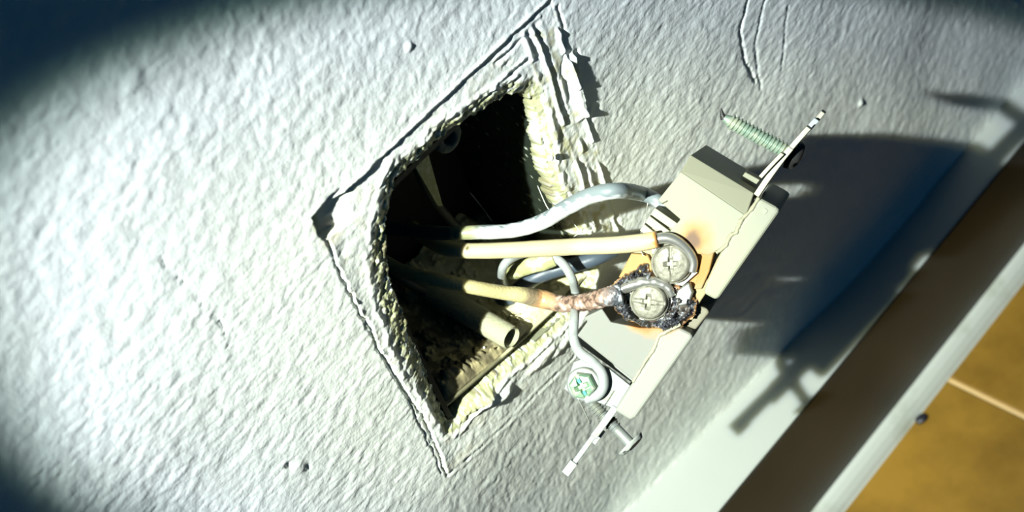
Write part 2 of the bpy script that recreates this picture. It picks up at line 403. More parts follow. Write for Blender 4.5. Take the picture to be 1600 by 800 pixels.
me.polygons.add(len(Q)); me.polygons.foreach_set('loop_start', np.arange(0, Q.size, 4, dtype=np.int32)); me.polygons.foreach_set('loop_total', np.full(len(Q), 4, np.int32))
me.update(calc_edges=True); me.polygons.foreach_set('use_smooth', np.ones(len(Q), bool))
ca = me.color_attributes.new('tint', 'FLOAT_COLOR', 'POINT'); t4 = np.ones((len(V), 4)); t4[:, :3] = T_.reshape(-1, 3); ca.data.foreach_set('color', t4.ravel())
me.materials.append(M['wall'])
wall = bpy.data.objects.new('wall_back', me); COL.objects.link(wall); tag(wall, kind='structure')

# masonry cavity behind the paint, open to the front
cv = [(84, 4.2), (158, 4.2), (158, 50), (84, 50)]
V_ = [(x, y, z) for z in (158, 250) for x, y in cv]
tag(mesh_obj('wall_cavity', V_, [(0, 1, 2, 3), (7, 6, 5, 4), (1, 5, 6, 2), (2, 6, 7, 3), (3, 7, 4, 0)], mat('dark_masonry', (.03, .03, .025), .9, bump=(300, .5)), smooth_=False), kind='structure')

# ------------------------------------------------------------------ baseboard, shoe strip, floor
def sweep_x(name, prof0, prof1, m, x0=-420., x1=760., n=6, bevel=0., wob=.0):
    """profile (d, z) from x0 to x1, linear blend between two profiles"""
    V = []; k = len(prof0)
    for i in range(n + 1):
        s = i / n; x = x0 + (x1 - x0) * s
        for (a, b), (c, d) in zip(prof0, prof1): V.append((x, -(a + (c - a) * s), b + (d - b) * s))
    Fc = [(i * k + j, i * k + (j + 1) % k, (i + 1) * k + (j + 1) % k, (i + 1) * k + j) for i in range(n) for j in range(k)]
    Fc += [tuple(range(k)), tuple(range(n * k, (n + 1) * k))[::-1]]
    return fix_normals(mesh_obj(name, V, Fc, m, smooth_=False))
# contact line of the top with the wall slopes a little (uneven caulk)
zA = lambda x: CAM_H - 371. - (x - 128.7) * .119
FT = CAM_H - 418.5 * (200 - 14) / 200
def bprof(x):
    return [(-20, 5.6), (-20, FT + .6), (12.6, FT + .6), (13.6, FT + .25), (14, FT - .6), (14, 5.6)]
b1 = sweep_x('baseboard_back', bprof(-420), bprof(760), M['bb_top'])
b1.data.materials.append(M['bb_face'])
for p in b1.data.polygons:
    if abs(p.normal.y) > .9 and p.center.y < 0 and p.center.z < .1 * 9: p.material_index = 1
tag(b1, kind='structure')
zC = CAM_H - 476 * (200 - 14) / 200
sp = [(-3, 0.), (-3, 5.5), (14, 5.5), (14.05, zC), (15.8, zC - .5), (17.6, zC - 1.9), (19.2, zC - 4.1), (20.3, zC - 6.6), (20.6, 0.)]
sp = [(14.0, 0.), (14.0, zC), (15.8, zC - .5), (17.6, zC - 1.8), (19.2, zC - 3.8), (20.3, zC - 5.8), (20.6, 0.)]
tag(sweep_x('trim_1', sp, sp, M['shoe']), kind='structure')
# floor tiles on a grout bed
parts = []
gx = 261.2; TS = 298.
for i in range(-3, 3):
    for j in range(4):
        x0 = gx + i * (TS + 2.2) + 1.1; y1 = -14.0 - j * (TS + 2.2) if j else 2.; y0 = -14. - (j + 1) * (TS + 2.2) + 2.2
        q = [(x0, y0), (x0 + TS, y0), (x0 + TS, y1), (x0, y1)]
        v, f_ = prism(q, -7, 0.); parts.append((v, f_))
v, f_ = join(parts)
fl = fix_normals(mesh_obj('floor', v, f_, M['tile'], smooth_=False, bevel=.5))
gv, gf = prism([(-640, -1220), (860, -1220), (860, 2), (-640, 2)], -9, -.8)
fl.data.materials.append(M['grout'])
bm = bmesh.new(); bm.from_mesh(fl.data)
vs = [bm.verts.new(Vector(p) * MM) for p in gv]
for q in gf:
    fc = bm.faces.new([vs[i] for i in q]); fc.material_index = 1
bmesh.ops.recalc_face_normals(bm, faces=bm.faces); bm.to_mesh(fl.data); bm.free()
tag(fl, kind='structure')
# dark crumb on the tile
def floor_pt(px, py, z=0.):
    r = ray(px, py); return CAMP + r * ((z - CAM_H) / r[2])
def blob(name, c, r, m, seed, sq=(1, 1, .7), amp=.35, seg=14, rings=9, tint=None, parent=None, rough=.5):
    V = []; Fc = []
    for i in range(rings + 1):
        th = math.pi * i / rings
        for k in range(seg):
            a = 2 * math.pi * k / seg; V.append((math.sin(th) * math.cos(a), math.sin(th) * math.sin(a), math.cos(th)))
    V = np.array(V); k_ = 1 + amp * fbm(V[:, 0] * 1.3 + seed * 3.1, V[:, 1] * 1.3, V[:, 2] * 1.3 + .01, seed=seed, oct=2)
    V = V * k_[:, None] * r * np.array(sq)
    Fc = [(i * seg + k, i * seg + (k + 1) % seg, (i + 1) * seg + (k + 1) % seg, (i + 1) * seg + k) for i in range(rings) for k in range(seg)]
    return mesh_obj(name, V + np.asarray(c), Fc, m, parent, tint=tint, origin=None if parent else c)
p = floor_pt(1440, 657); o = blob('burnt_crumb', (p[0], p[1], 1.0), 2.0, M['crumb'], 3, (1.1, .9, .6))
tag(o, 'small black crumb lying on the amber floor tile next to the skirting strip', 'crumb')

# ------------------------------------------------------------------ recessed junction box
def empty(name, loc_mm, label=None, cat=None, group=None, rot=None):
    o = bpy.data.objects.new(name, None); COL.objects.link(o); o.empty_display_size = .01
    if rot is not None: o.matrix_world = rot
    else: o.location = Vector(np.asarray(loc_mm) * MM)
    return tag(o, label, cat, group)
bx = empty('junction_box', (120, 43, 205), 'dark recessed wall box speckled with plaster inside the torn hole', 'junction box')
BO = np.array([120., 43., 205.])
def bobj(name, V, Fc, m, **k):
    o = mesh_obj(name, np.asarray(V, float) - BO, Fc, m, bx, **k); return fix_normals(o)
def grid_patch(fn, nu, nv):
    """fn(u,v)->points arrays; returns verts, faces and u,v"""
    u, v = np.meshgrid(np.linspace(0, 1, nu), np.linspace(0, 1, nv)); P = fn(u, v).reshape(-1, 3)
    ii = np.arange(nu * nv).reshape(nv, nu)
    Fq = np.stack([ii[:-1, :-1], ii[:-1, 1:], ii[1:, 1:], ii[1:, :-1]], -1).reshape(-1, 4)
    return P, [tuple(q) for q in Fq], u.ravel(), v.ravel()
def slab(fn_top, fn_bot, nu, nv):
    A, Fa, u, v = grid_patch(fn_top, nu, nv); B, Fb, _, _ = grid_patch(fn_bot, nu, nv)
    n = len(A); ii = np.arange(n).reshape(nv, nu)
    ring = list(ii[0, :]) + list(ii[1:, -1]) + list(ii[-1, -2::-1]) + list(ii[-2:0:-1, 0])
    Fs = [(ring[k], ring[(k + 1) % len(ring)], ring[(k + 1) % len(ring)] + n, ring[k] + n) for k in range(len(ring))]
    return np.vstack([A, B]), Fa + [tuple(i + n for i in q[::-1]) for q in Fb] + Fs, np.r_[u, u], np.r_[v, v]
XL, XR = 95.0, None
# right wall of the box: follows the right edge of the hole, leaning slightly
def xr_at(z):
    zz = [h_[1] for h_ in HOLEW]; 
    return 0
rz0, rz1 = 240., WX(925, 440)[1] - 1
xtop = WX(838, 155)[0] + 1.2; xbot = WX(930, 440)[0] + 1.5
def right_top(u, v):
    z = rz1 + (rz0 - rz1) * v; y = 2.2 + 40 * u
    x = xbot + (xtop - xbot) * v + .25 * fbm(y / 2, z / 2, seed=140)
    return np.stack([x, y, z], -1)
def right_bot(u, v):
    z = rz1 + (rz0 - rz1) * v; y = 2.2 + 40 * u; x = xbot + (xtop - xbot) * v + 1.4
    return np.stack([x, y, z], -1)
V, Fc, u, v = slab(right_top, right_bot, 90, 130)
sp_ = fbm(V[:, 1] / .9, V[:, 2] / .9, seed=142, oct=2); sp2 = fbm(V[:, 1] / 3, V[:, 2] / 3, seed=144, oct=3)
t = np.array([.012, .018, .010])[None] * np.ones((len(V), 1))
m_ = smooth(.50, .62, sp_ + .25 * sp2 - .5 * u)[:, None]; t = t * (1 - m_) + np.array([.5, .55, .42]) * m_
m_ = (smooth(.10, .02, u) * (.6 + .6 * sp2))[:, None].clip(0, 1); t = t * (1 - m_) + np.array([.62, .62, .45]) * m_
bobj('box_side', V, Fc, M['box'], tint=t)
# bottom wall with its front rim
zbx = lambda x: np.interp(x, [WX(706, 640)[0], WX(796, 563)[0], WX(878, 487)[0]], [WX(706, 640)[1], WX(796, 563)[1], WX(878, 487)[1]])
def bot_top(u, v):
    x = 92 + 56 * v; y = 2.4 + 40.6 * u; z = zbx(x) - .2 + 0 * u + .12 * fbm(x / 2, y / 2, seed=150)
    return np.stack([x, y, z], -1)
def bot_bot(u, v):
    x = 92 + 56 * v; y = 2.4 + 40.6 * u; z = zbx(x) - 1.0; return np.stack([x, y, z], -1)
V, Fc, u, v = slab(bot_top, bot_bot, 80, 100)
nn = fbm(V[:, 0] / 3, V[:, 1] / 3, seed=152, oct=4)
t = np.array([.15, .14, .08])[None] * np.ones((len(V), 1)); m_ = smooth(-.2, .3, nn)[:, None] * (V[:, :1] > 108); t = t * (1 - m_) + np.array([.50, .48, .30]) * m_  # cream kept to the lit part; the left is coloured as shaded
bobj('box_side', V, Fc, M['box'], tint=t)
# left, top and back walls
for pts in ([(92.0, 2.), (93.4, 2.), (93.4, 42.), (92.0, 42.)], ):
    v_, f_ = prism(pts, 168, 241, lambda a, b, t: (a, b, t)); bobj('box_side', v_, f_, M['box'], smooth_=False, tint=(.012, .014, .012))
v_, f_ = prism([(92.0, 2.), (149, 2.), (149, 42.), (92.0, 42.)], 240, 241.4); bobj('box_side', v_, f_, M['box'], smooth_=False, tint=(.012, .014, .012))
v_, f_ = prism([(92.0, 42.), (148, 42.), (149, 43.4), (92.0, 43.4)], 168, 241.4); bobj('box_back', v_, f_, M['box'], smooth_=False, tint=(.006, .007, .008))
# screw bosses: hollow posts running into the wall
def boss(c, r_o, r_i, y0, y1, tintc):
    prof = [(r_i, 30.), (r_i, .6), (r_i + .15, .1), (r_i + .5, -.1), (r_o - .4, -.1), (r_o, .3), (r_o * 1.02, 6), (r_o * 1.08, 38)]
    V, Fc = lathe(prof, 40)
    V[:, :2] *= (1 + .05 * fbm(V[:, 0] * .8, V[:, 1] * .8, V[:, 2] * .5 + .01, seed=160))[:, None]
    V = place(V, (c[0], y0, c[1]), (0, 1, 0))
    bobj('screw_boss', V, Fc, M['rubble'], tint=tintc)
c = W(799, 528, -1.2); boss((c[0], c[2]), 3.0, 2.15, 1.2, 40, (.33, .33, .22))
c = W(703, 216, -5.0); boss((c[0], c[2]), 3.6, 1.6, 5.0, 40, (.12, .13, .10))
# flat rib lying next to the boss (box edge lug)
p0, p1 = W(838, 534, -2.), W(886, 492, -2.)
V, Fc = prism([(p0[0], p0[2]), (p1[0], p1[2]), (p1[0] - .9, p1[2] + 1.5), (p0[0] - .9, p0[2] + 1.5)], 1.6, 9., lambda a, b, t: (a, t, b))
bobj('edge_lug', V, Fc, M['box'], smooth_=False, tint=(.20, .21, .14), bevel=.2)
# rubble lying on the bottom of the box
def rub(u, v):
    x = 93.6 + 50 * v; y = 3.0 + 37.5 * u
    hgt = 1.0 + 3.2 * np.maximum(0, fbm(x / 3.2, y / 3.2, seed=170, oct=4, gain=.6)) + 2.5 * smooth(112, 96, x) + 5.0 * smooth(.45, 1, u)
    edge = smooth(0, .035, u) * smooth(0, .06, v) * smooth(1, .9, v)
    return np.stack([x, y, zbx(x) - .1 + hgt * edge], -1)
V, Fc, u, v = grid_patch(rub, 150, 200)
na = fbm(V[:, 0] / 2.2, V[:, 1] / 2.2, seed=175, oct=4)
t = np.array([.10, .085, .045]) + (smooth(-.1, .5, na)[:, None] * np.array([.22, .19, .10]))
m_ = smooth(113, 121, V[:, 0] + 3 * na)[:, None]; t = t * (1 - m_) + (np.array([.62, .58, .36]) + .15 * na[:, None]) * m_  # cream only right of the beam edge; shade painted into the left part
o = fix_normals(mesh_obj('plaster_rubble', V - np.array([118., 20., 172.]), Fc, M['rubble'], tint=t)); o.location = Vector((.118, .020, .172))
sol = o.modifiers.new('thick', 'SOLIDIFY'); sol.thickness = .0006; sol.offset = -1 if o.data.polygons[0].normal.z > 0 else 1
tag(o, 'brown and cream plaster rubble heaped on the bottom of the recessed wall box, painted darker on its shaded left', 'rubble', kind='stuff')
# dust specks are individual chips of plaster sticking to the box and rim
for i, (px, py, d, r) in enumerate(((763, 515, -9, .45), (757, 543, -7, .35), (860, 247, 1.3, .9), (590, 408, 1.2, .5))):
    c = W(px, py, d)
    o = blob('plaster_chip', c, r, M['rubble'], 20 + i, (1, .7, 1), tint=(.8, .8, .66))
    tag(o, ['white plaster chip beside the round screw post in the box', 'small pale plaster chip left of the screw post, lower of two', 'white plaster chip stuck on the right rim of the hole', 'pale plaster chip on the left rim of the hole'][i], 'plaster chip', 'plaster chips round the hole')

# ------------------------------------------------------------------ wires
def wire(name, pts, R, m, label, cat='wire', rough=None, tint=None, seg=28, n=12, group=None):
    P = [W(*q) for q in pts]
    V, Fc, s, a, C = tube(P, R, seg, rough, n)
    org = C[0]
    tt = tint(V, s, a) if callable(tint) else tint
    o = fix_normals(mesh_obj(name, V, Fc, m, tint=tt, origin=org)); tag(o, label, cat, group)
    return o
def mixc(t, m_, c):
    m_ = np.clip(np.asarray(m_), 0, 1)[:, None]; return t * (1 - m_) + np.asarray(c) * m_
dloc = lambda px, py, t: dev(*dpx(px, py, t), t)
def dd(px, py, t):                      # wall distance of the point of the outlet seen at px,py in plane t
    return -dloc(px, py, t)[1]

E_ = lambda px, py, t: (px, py, dd(px, py, t))
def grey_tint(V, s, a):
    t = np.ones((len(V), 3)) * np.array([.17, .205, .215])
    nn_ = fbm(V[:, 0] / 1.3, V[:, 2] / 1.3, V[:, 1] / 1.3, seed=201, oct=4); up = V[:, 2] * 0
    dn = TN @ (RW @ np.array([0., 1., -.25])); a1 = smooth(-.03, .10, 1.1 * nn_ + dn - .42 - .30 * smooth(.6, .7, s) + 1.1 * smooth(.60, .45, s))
    t = mixc(t, a1, (.50, .54, .55)); t = mixc(t, smooth(.30, .26, s) , (.30, .31, .16)); t = mixc(t, smooth(.25, .22, s + .02 * nn_), (.05, .055, .05))  # inner end painted dark where the hole lip shades it
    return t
WP = 0.
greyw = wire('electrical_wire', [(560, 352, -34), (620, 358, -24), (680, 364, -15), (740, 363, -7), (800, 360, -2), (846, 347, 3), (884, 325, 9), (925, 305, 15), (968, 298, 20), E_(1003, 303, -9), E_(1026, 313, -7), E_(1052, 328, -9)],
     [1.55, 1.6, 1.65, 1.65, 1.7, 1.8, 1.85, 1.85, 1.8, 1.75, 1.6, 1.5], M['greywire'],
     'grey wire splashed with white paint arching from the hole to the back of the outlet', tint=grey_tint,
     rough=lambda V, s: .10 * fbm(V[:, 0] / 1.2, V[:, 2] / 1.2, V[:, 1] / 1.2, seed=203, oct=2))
def cream_tint(V, s, a):
    nn_ = fbm(V[:, 0] / 2.5, V[:, 2] / 2.5, V[:, 1] / 2.5, seed=205, oct=3)
    t = np.ones((len(V), 3)) * np.array([.52, .455, .27]); t = mixc(t, smooth(.35, .1, s) * .6, (.40, .36, .18))
    t = mixc(t, smooth(.90, .985, s + .03 * nn_) * .75, (.80, .52, .20)); t = mixc(t, smooth(.975, 1., s + .02 * nn_), (.35, .17, .05))
    return t
t1 = 2.2
s1 = (1050, 411); s2 = (1015, 470)
wire('electrical_wire', [(640, 352, -36), (672, 376, -23), (700, 389, -14), (735, 392, -8), (790, 391, -2), (850, 388, 4), (910, 385, 10), (960, 383, 18), (1000, 379, dd(1000, 379, 2.6)), (1027, 374, dd(1027, 374, 2.6))],
     [1.7, 1.8, 1.85, 1.85, 1.9, 1.95, 1.98, 2.0, 2.0, 1.9], M['cream'], 'cream insulated wire running straight from the hole to the upper terminal screw', tint=cream_tint,
     rough=lambda V, s: .05 * fbm(V[:, 0] / 2, V[:, 2] / 2, V[:, 1] / 2, seed=206))
def burnt_tint(V, s, a):
    nn_ = fbm(V[:, 0] / 1.2, V[:, 2] / 1.2, V[:, 1] / 1.2, seed=210, oct=4); nb_ = fbm(V[:, 0] / 4, V[:, 2] / 4, V[:, 1] / 4, seed=214, oct=2)
    k = s + .035 * nb_
    t = np.ones((len(V), 3)) * np.array([.50, .44, .22])
    t = mixc(t, smooth(.530, .545, k), (.34, .27, .17)); t = mixc(t, smooth(.58, .62, k), (.48, .28, .13))
    t = mixc(t, smooth(.66, .74, k), (.30, .20, .15)); t = mixc(t, smooth(.66, .72, k) * smooth(.1, .3, nn_), (.10, .065, .05))
    t = mixc(t, smooth(.70, .74, k) * smooth(.22, .36, -nn_), (.62, .52, .44)); t = mixc(t, smooth(.88, .97, k), (.075, .085, .10)); t = mixc(t, smooth(.90, .95, k) * smooth(.05, .3, nn_), (.42, .46, .50))
    return t
def burnt_rough(V, s):
    g = smooth(.66, .76, s)
    return g * (.42 * fbm(V[:, 0] / 1.1, V[:, 2] / 1.1, V[:, 1] / 1.1, seed=220, oct=4, gain=.65)) + .12 * smooth(.52, .6, s) * fbm(V[:, 0] / 2.5, V[:, 2] / 2.5, V[:, 1] / 2.5, seed=223)
wire('burnt_wire', [(560, 380, -40), (612, 415, -28), (655, 432, -19), (700, 441, -12), (740, 449, -7.5), (785, 457, -4), (815, 461, -1.5), (845, 467, 0), (880, 475, 6), (920, 471, 14), (948, 464, dd(948, 464, 2.2)), (972, 460, dd(972, 460, 2.0))],
     [1.6, 1.65, 1.7, 1.7, 1.7, 1.72, 1.95, 2.25, 2.0, 2.05, 2.2, 2.3], M['burnt'], 'burnt wire with bubbled brown insulation ending in the charred lower terminal', tint=burnt_tint, rough=burnt_rough, seg=64, n=34)
# bare pale earth wire: down past the burnt wire and round the green screw
tg = 1.2
wire('earth_wire', [(800, 478, -22), (800, 458, -16), (789, 447, -13), (784, 430, -9), (790, 411, -7), (814, 397, -6), (845, 396, -4), (866, 402, -1), (882, 415, 2), (894, 436, 4), (900, 462, 4), (898, 492, 12), (896, 524, dd(896, 524, -1.)), (905, 549, dd(905, 549, 1.)), (925, 565, dd(925, 565, 1.6)), (940, 582, dd(940, 582, 1.6)), (943, 602, dd(943, 602, 1.6)), (934, 617, dd(934, 617, 1.6)), (915, 624, dd(915, 624, 1.6))],
     [1.05] * 8 + [1.1] * 4 + [1.2] * 7, M['ground'], 'pale grey bare earth wire looping down and round the green screw')
wire('cable_sheath', [(796, 428, -14), (806, 424, -10), (826, 416, -6), (848, 411, -3), (866, 404, -1)], [1.2, 1.95, 2.0, 1.9, 1.7], M['jacket'], 'short olive green cable sheath behind the two cream wires', cat='cable sheath',
     rough=lambda V, s: .25 * fbm(V[:, 0] / 1.6, V[:, 2] / 1.6, V[:, 1] / 1.6, seed=231, oct=2))
wire('dark_wire', [(742, 500, -24), (790, 470, -14), (832, 436, -8), (868, 422, -4), (905, 412, 0), (935, 402, 3), (960, 392, 4)], [2.0, 2.0, 2.0, 1.9, 1.9, 1.8, 1.6], M['greywire'], 'dark blue grey wire end behind the pale earth wire', tint=(.055, .075, .10))
wire('dark_wire', [(600, 415, -36), (640, 443, -31), (680, 462, -28), (725, 470, -25), (765, 462, -24)], 1.3, M['dim'], 'dark wire curving just below the burnt wire deep inside the box')
wire('dark_wire', [(640, 232, -30), (668, 298, -30), (700, 340, -28), (722, 362, -27), (760, 400, -30)], 1.2, M['dim'], 'dark slanting wire deep inside the upper left of the box')
# pale flag of cut sheath deep inside
P = [W(650, 262, -26), W(668, 236, -26), W(692, 322, -24), W(684, 322, -24)]
V = np.array(P + [p_ + np.array([0, .8, 0]) for p_ in P]); Fc = [(0, 1, 2, 3), (7, 6, 5, 4), (0, 4, 5, 1), (1, 5, 6, 2), (2, 6, 7, 3), (3, 7, 4, 0)]
o = fix_normals(mesh_obj('cable_sheath', V, Fc, M['jacket'], smooth_=False, origin=P[0])); tag(o, 'dim pointed flap of sheath deep in the upper left of the box', 'cable sheath')
# cobweb strands
for i, (pts, lab) in enumerate((([(734, 300, -30), (754, 325, -26), (768, 345, -18)], 'thin dusty cobweb strand slanting above the grey wire in the box'),
                 ([(840, 290, -8), (852, 318, -3), (862, 334, 0)], 'pale cobweb strand at the lower right edge of the hole'),
                 ([(893, 345, 1), (905, 362, 2.5), (896, 372, 2), (912, 380, 2.5), (930, 350, 1.2)], 'tangled cobweb strand under the grey wire beside the hole'),
                 ([(903, 622, 30), (912, 640, 28), (922, 662, 24)], 'fine thread hanging under the green screw'),
                 ([(1005, 400, 24), (998, 378, 18), (1008, 345, 16), (1012, 318, 26)], 'fine grey thread rising behind the cream wire end'))):
    wire('cobweb_strand', pts, .12, M['web'], lab, cat='cobweb', seg=6, n=8)

# ------------------------------------------------------------------ the outlet
out = empty('electrical_outlet', None, 'cream electrical outlet with a scorched melted side, hanging out of the wall on its wires', 'electrical outlet', rot=DEVM)
bpy.context.view_layer.update()
def dobj(name, V, Fc, m, parent=None, **k):
    o = mesh_obj(name, V, Fc, m, parent or out, space='device', **k); return fix_normals(o)
TW = 31.
def LF(*pts): return [dpx(*p) for p in pts]
SC = [dpx(*s1), dpx(*s2)]
def scorch(V, base_):
    V = np.asarray(V); t = np.ones((len(V), 3)) * np.array(base_)
    l, f_, tz = V[:, 0], V[:, 1], V[:, 2]
    nn_ = fbm(l / 2.2, f_ / 2.2, tz / 2.2 + .01, seed=300, oct=4)
    cc = dpx(1020, 462); c2 = dpx(1082, 375)
    r = np.hypot((l - cc[0]), (f_ - cc[1])) + 1.2 * nn_; g = smooth(-14, -4, tz)
    t = mixc(t, smooth(10.6, 7.4, r) * g * .85, (.42, .22, .055)); t = mixc(t, smooth(8.9, 7.1, r) * g * .9, (.20, .08, .02)); t = mixc(t, smooth(7.6, 6.4, r) * g, (.05, .03, .02))
    r2 = np.hypot((l - c2[0]) / 1.25, (f_ - c2[1])) + .9 * nn_
    t = mixc(t, smooth(5.2, 1.6, r2) * g * .8, (.36, .19, .04)); t = mixc(t, smooth(2.6, .7, r2) * g * .85, (.10, .06, .045))
    r3 = np.hypot((l - dpx(1096, 420)[0]) / 2.2, (f_ - dpx(1096, 420)[1])) + .8 * nn_
    t = mixc(t, smooth(3.4, .8, r3) * g * .8, (.36, .17, .035))
    return t
IV = (0.248, 0.252, 0.187)
def dense_prism(name, pts, t0, t1, tintbase, bevel_=.5, cell=.55, m='plastic', chamfer=None):
    """extruded outline with a dense near face so the scorch marks can be stored per vertex"""
    P = np.array(pts); lo, hi = P.min(0), P.max(0)
    bm = bmesh.new()
    v0 = [bm.verts.new((a * MM, b * MM, t0 * MM)) for a, b in pts]; v1 = [bm.verts.new((a * MM, b * MM, t1 * MM)) for a, b in pts]
    n = len(pts); bm.faces.new(v0[::-1]); top = bm.faces.new(v1)
    for i in range(n): bm.faces.new((v0[i], v0[(i + 1) % n], v1[(i + 1) % n], v1[i]))
    bmesh.ops.recalc_face_normals(bm, faces=bm.faces)
    if bevel_:
        bmesh.ops.bevel(bm, geom=[e for e in bm.edges if e.calc_face_angle(0) > .3], offset=bevel_ * MM, segments=3, affect='EDGES', profile=.6)
    bmesh.ops.triangulate(bm, faces=bm.faces[:])
    for ax, a, b in ((0, lo[0], hi[0]), (1, lo[1], hi[1])):
        k = a + cell
        while k < b:
            co = [0, 0, 0]; no = [0, 0, 0]; co[ax] = k * MM; no[ax] = 1
            bmesh.ops.bisect_plane(bm, geom=bm.verts[:] + bm.edges[:] + bm.faces[:], plane_co=co, plane_no=no, dist=1e-7); k += cell
    k = t1 - .8
    while k > max(t0, t1 - 9):
        bmesh.ops.bisect_plane(bm, geom=bm.verts[:] + bm.edges[:] + bm.faces[:], plane_co=(0, 0, k * MM), plane_no=(0, 0, 1), dist=1e-7); k -= 1.6
    me = bpy.data.meshes.new(name); bm.to_mesh(me); bm.free()
    Vc = np.empty(len(me.vertices) * 3); me.vertices.foreach_get('co', Vc); Vc = Vc.reshape(-1, 3) / MM
    ca_ = me.color_attributes.new('tint', 'FLOAT_COLOR', 'POINT'); t4 = np.ones((len(Vc), 4)); t4[:, :3] = scorch(Vc, tintbase); ca_.data.foreach_set('color', t4.ravel())
    me.materials.append(M[m]); o = bpy.data.objects.new(name, me); COL.objects.link(o); o.parent = out
    return o
# back body, upper half: side plane at T=0 with a sloping shoulder at its end
end_l = dpx(1079, 242); 
upper = LF((1064, 268), (1166, 337), (1133, 392), (1112, 394), (1092, 398), (1050, 357), (1063, 343), (1028, 313))
# shoulder (chamfer) piece and body in one: build as prism whose end is pushed back
def body_upper():
    # outline in (l,f) for near plane, and a longer outline for the planes behind
    near_ = LF((1064, 268), (1166, 337), (1140, 380), (1108, 400), (1085, 396), (1046, 362), (1063, 343), (1028, 313))
    o = dense_prism('back_housing', near_, -TW, 0, IV, .35)
    sh0, sh1 = dpx(1079, 242, -3.2), dpx(1178, 302, -3.2)
    nA, nB = near_[0], near_[1]
    # shoulder wedge: from near edge (T=0) to end face line (T=-3.2) then back to -TW
    Vs = [(nA[0], nA[1], -.05), (nB[0], nB[1], -.05), (sh1[0], sh1[1], -3.2), (sh0[0], sh0[1], -3.2),
          (nA[0], nA[1], -TW), (nB[0], nB[1], -TW), (sh1[0], sh1[1], -TW), (sh0[0], sh0[1], -TW)]
    Fs = [(0, 1, 2, 3), (7, 6, 5, 4), (3, 2, 6, 7), (0, 3, 7, 4), (1, 5, 6, 2), (0, 4, 5, 1)]
    q = dobj('housing_shoulder', Vs, Fs, M['plastic'], parent=out, smooth_=False, tint=(0.259, 0.259, 0.186), bevel=.25)
    return o, q
body_upper()
# small window moulded in the end face, seen as a dark notch
a, b = dpx(1160, 272, -14), dpx(1181, 283, -14)
V, Fc = prism([(a[0] - .1, a[1] + .3), (a[0] + 1.2, a[1] + .3), (b[0] + 1.2, b[1] + .6), (b[0] - .1, b[1] + .6)], -17, -11)
dobj('moulded_clip', V, Fc, M['plastic'], smooth_=False, tint=(0.217, 0.223, 0.156), bevel=.2)
# centre of the body behind the screws, recessed
mid = LF((1046, 358), (1100, 392), (1096, 440), (1082, 490), (1050, 512), (1000, 508), (958, 470), (968, 430), (988, 394), (1020, 352))
dense_prism('terminal_block', mid, -TW, -1.6, (0.290, 0.259, 0.156), .4)
# fins beside the upper terminal
for k in range(3):
    a0 = np.array((1023 - 8.5 * k, 325 + 12.5 * k)); b0 = a0 + np.array((36 - 3 * k, 25)); w_ = np.array((-7., 10.5))
    pts = [tuple(a0), tuple(b0), tuple(b0 + w_), tuple(a0 + w_)]
    v_, f_ = prism(LF(*pts), -12, -.3); dobj('moulded_fin', v_, f_, M['plastic'], smooth_=False, tint=(0.311, 0.311, 0.238), bevel=.2)
# orange-browned shelf left of the upper screw
v_, f_ = prism(LF((986, 396), (1012, 398), (1022, 420), (1000, 436), (966, 434)), -7, -.2)
V2 = np.array(v_); dobj('wire_ledge', V2, f_, M['plastic'], smooth_=False, tint=(0.321, 0.207, 0.073), bevel=.3)
# ridge right of the screws
rid = LF((1100, 385), (1116, 392), (1108, 425), (1096, 452), (1084, 452), (1092, 425))
dense_prism('moulded_ridge', rid, -9, -.1, (0.280, 0.217, 0.104), .35)
rid = LF((1083, 455), (1104, 436), (1110, 448), (1090, 478))
dense_prism('moulded_ridge', rid, -9, -1.0, (0.280, 0.233, 0.125), .35)
# lower half of the back housing
low = LF((941, 482), (955, 503), (1000, 512), (1044, 512), (1030, 535), (1012, 566), (990, 594), (902, 524), (918, 502), (912, 496))
dense_prism('back_housing', low, -TW, 0.3, (.19, .197, .177), .35)
# grey groove wall under it: housing foot set back
v_, f_ = prism(LF((903, 527), (989, 596), (984, 604), (896, 540)), -TW, -3.4); dobj('housing_foot', v_, f_, M['plastic'], smooth_=False, tint=(0.233, 0.243, 0.228), bevel=.2)
# front faces: one block per socket, round-cornered, standing off the strap
faceU = LF((1187, 308), (1215, 323), (1219, 329), (1125, 463), (1119, 468), (1099, 457), (1104, 440), (1120, 405), (1142, 368))
faceL = LF((1062, 511), (1082, 521), (1083, 527), (995, 651), (986, 656), (961, 640), (988, 598), (1014, 560), (1030, 524))
dense_prism('socket_face', faceU, -TW, 1.0, (0.259, 0.263, 0.194), .9)
dense_prism('socket_face', faceL, -TW, 1.0, (0.245, 0.252, 0.223), .9)
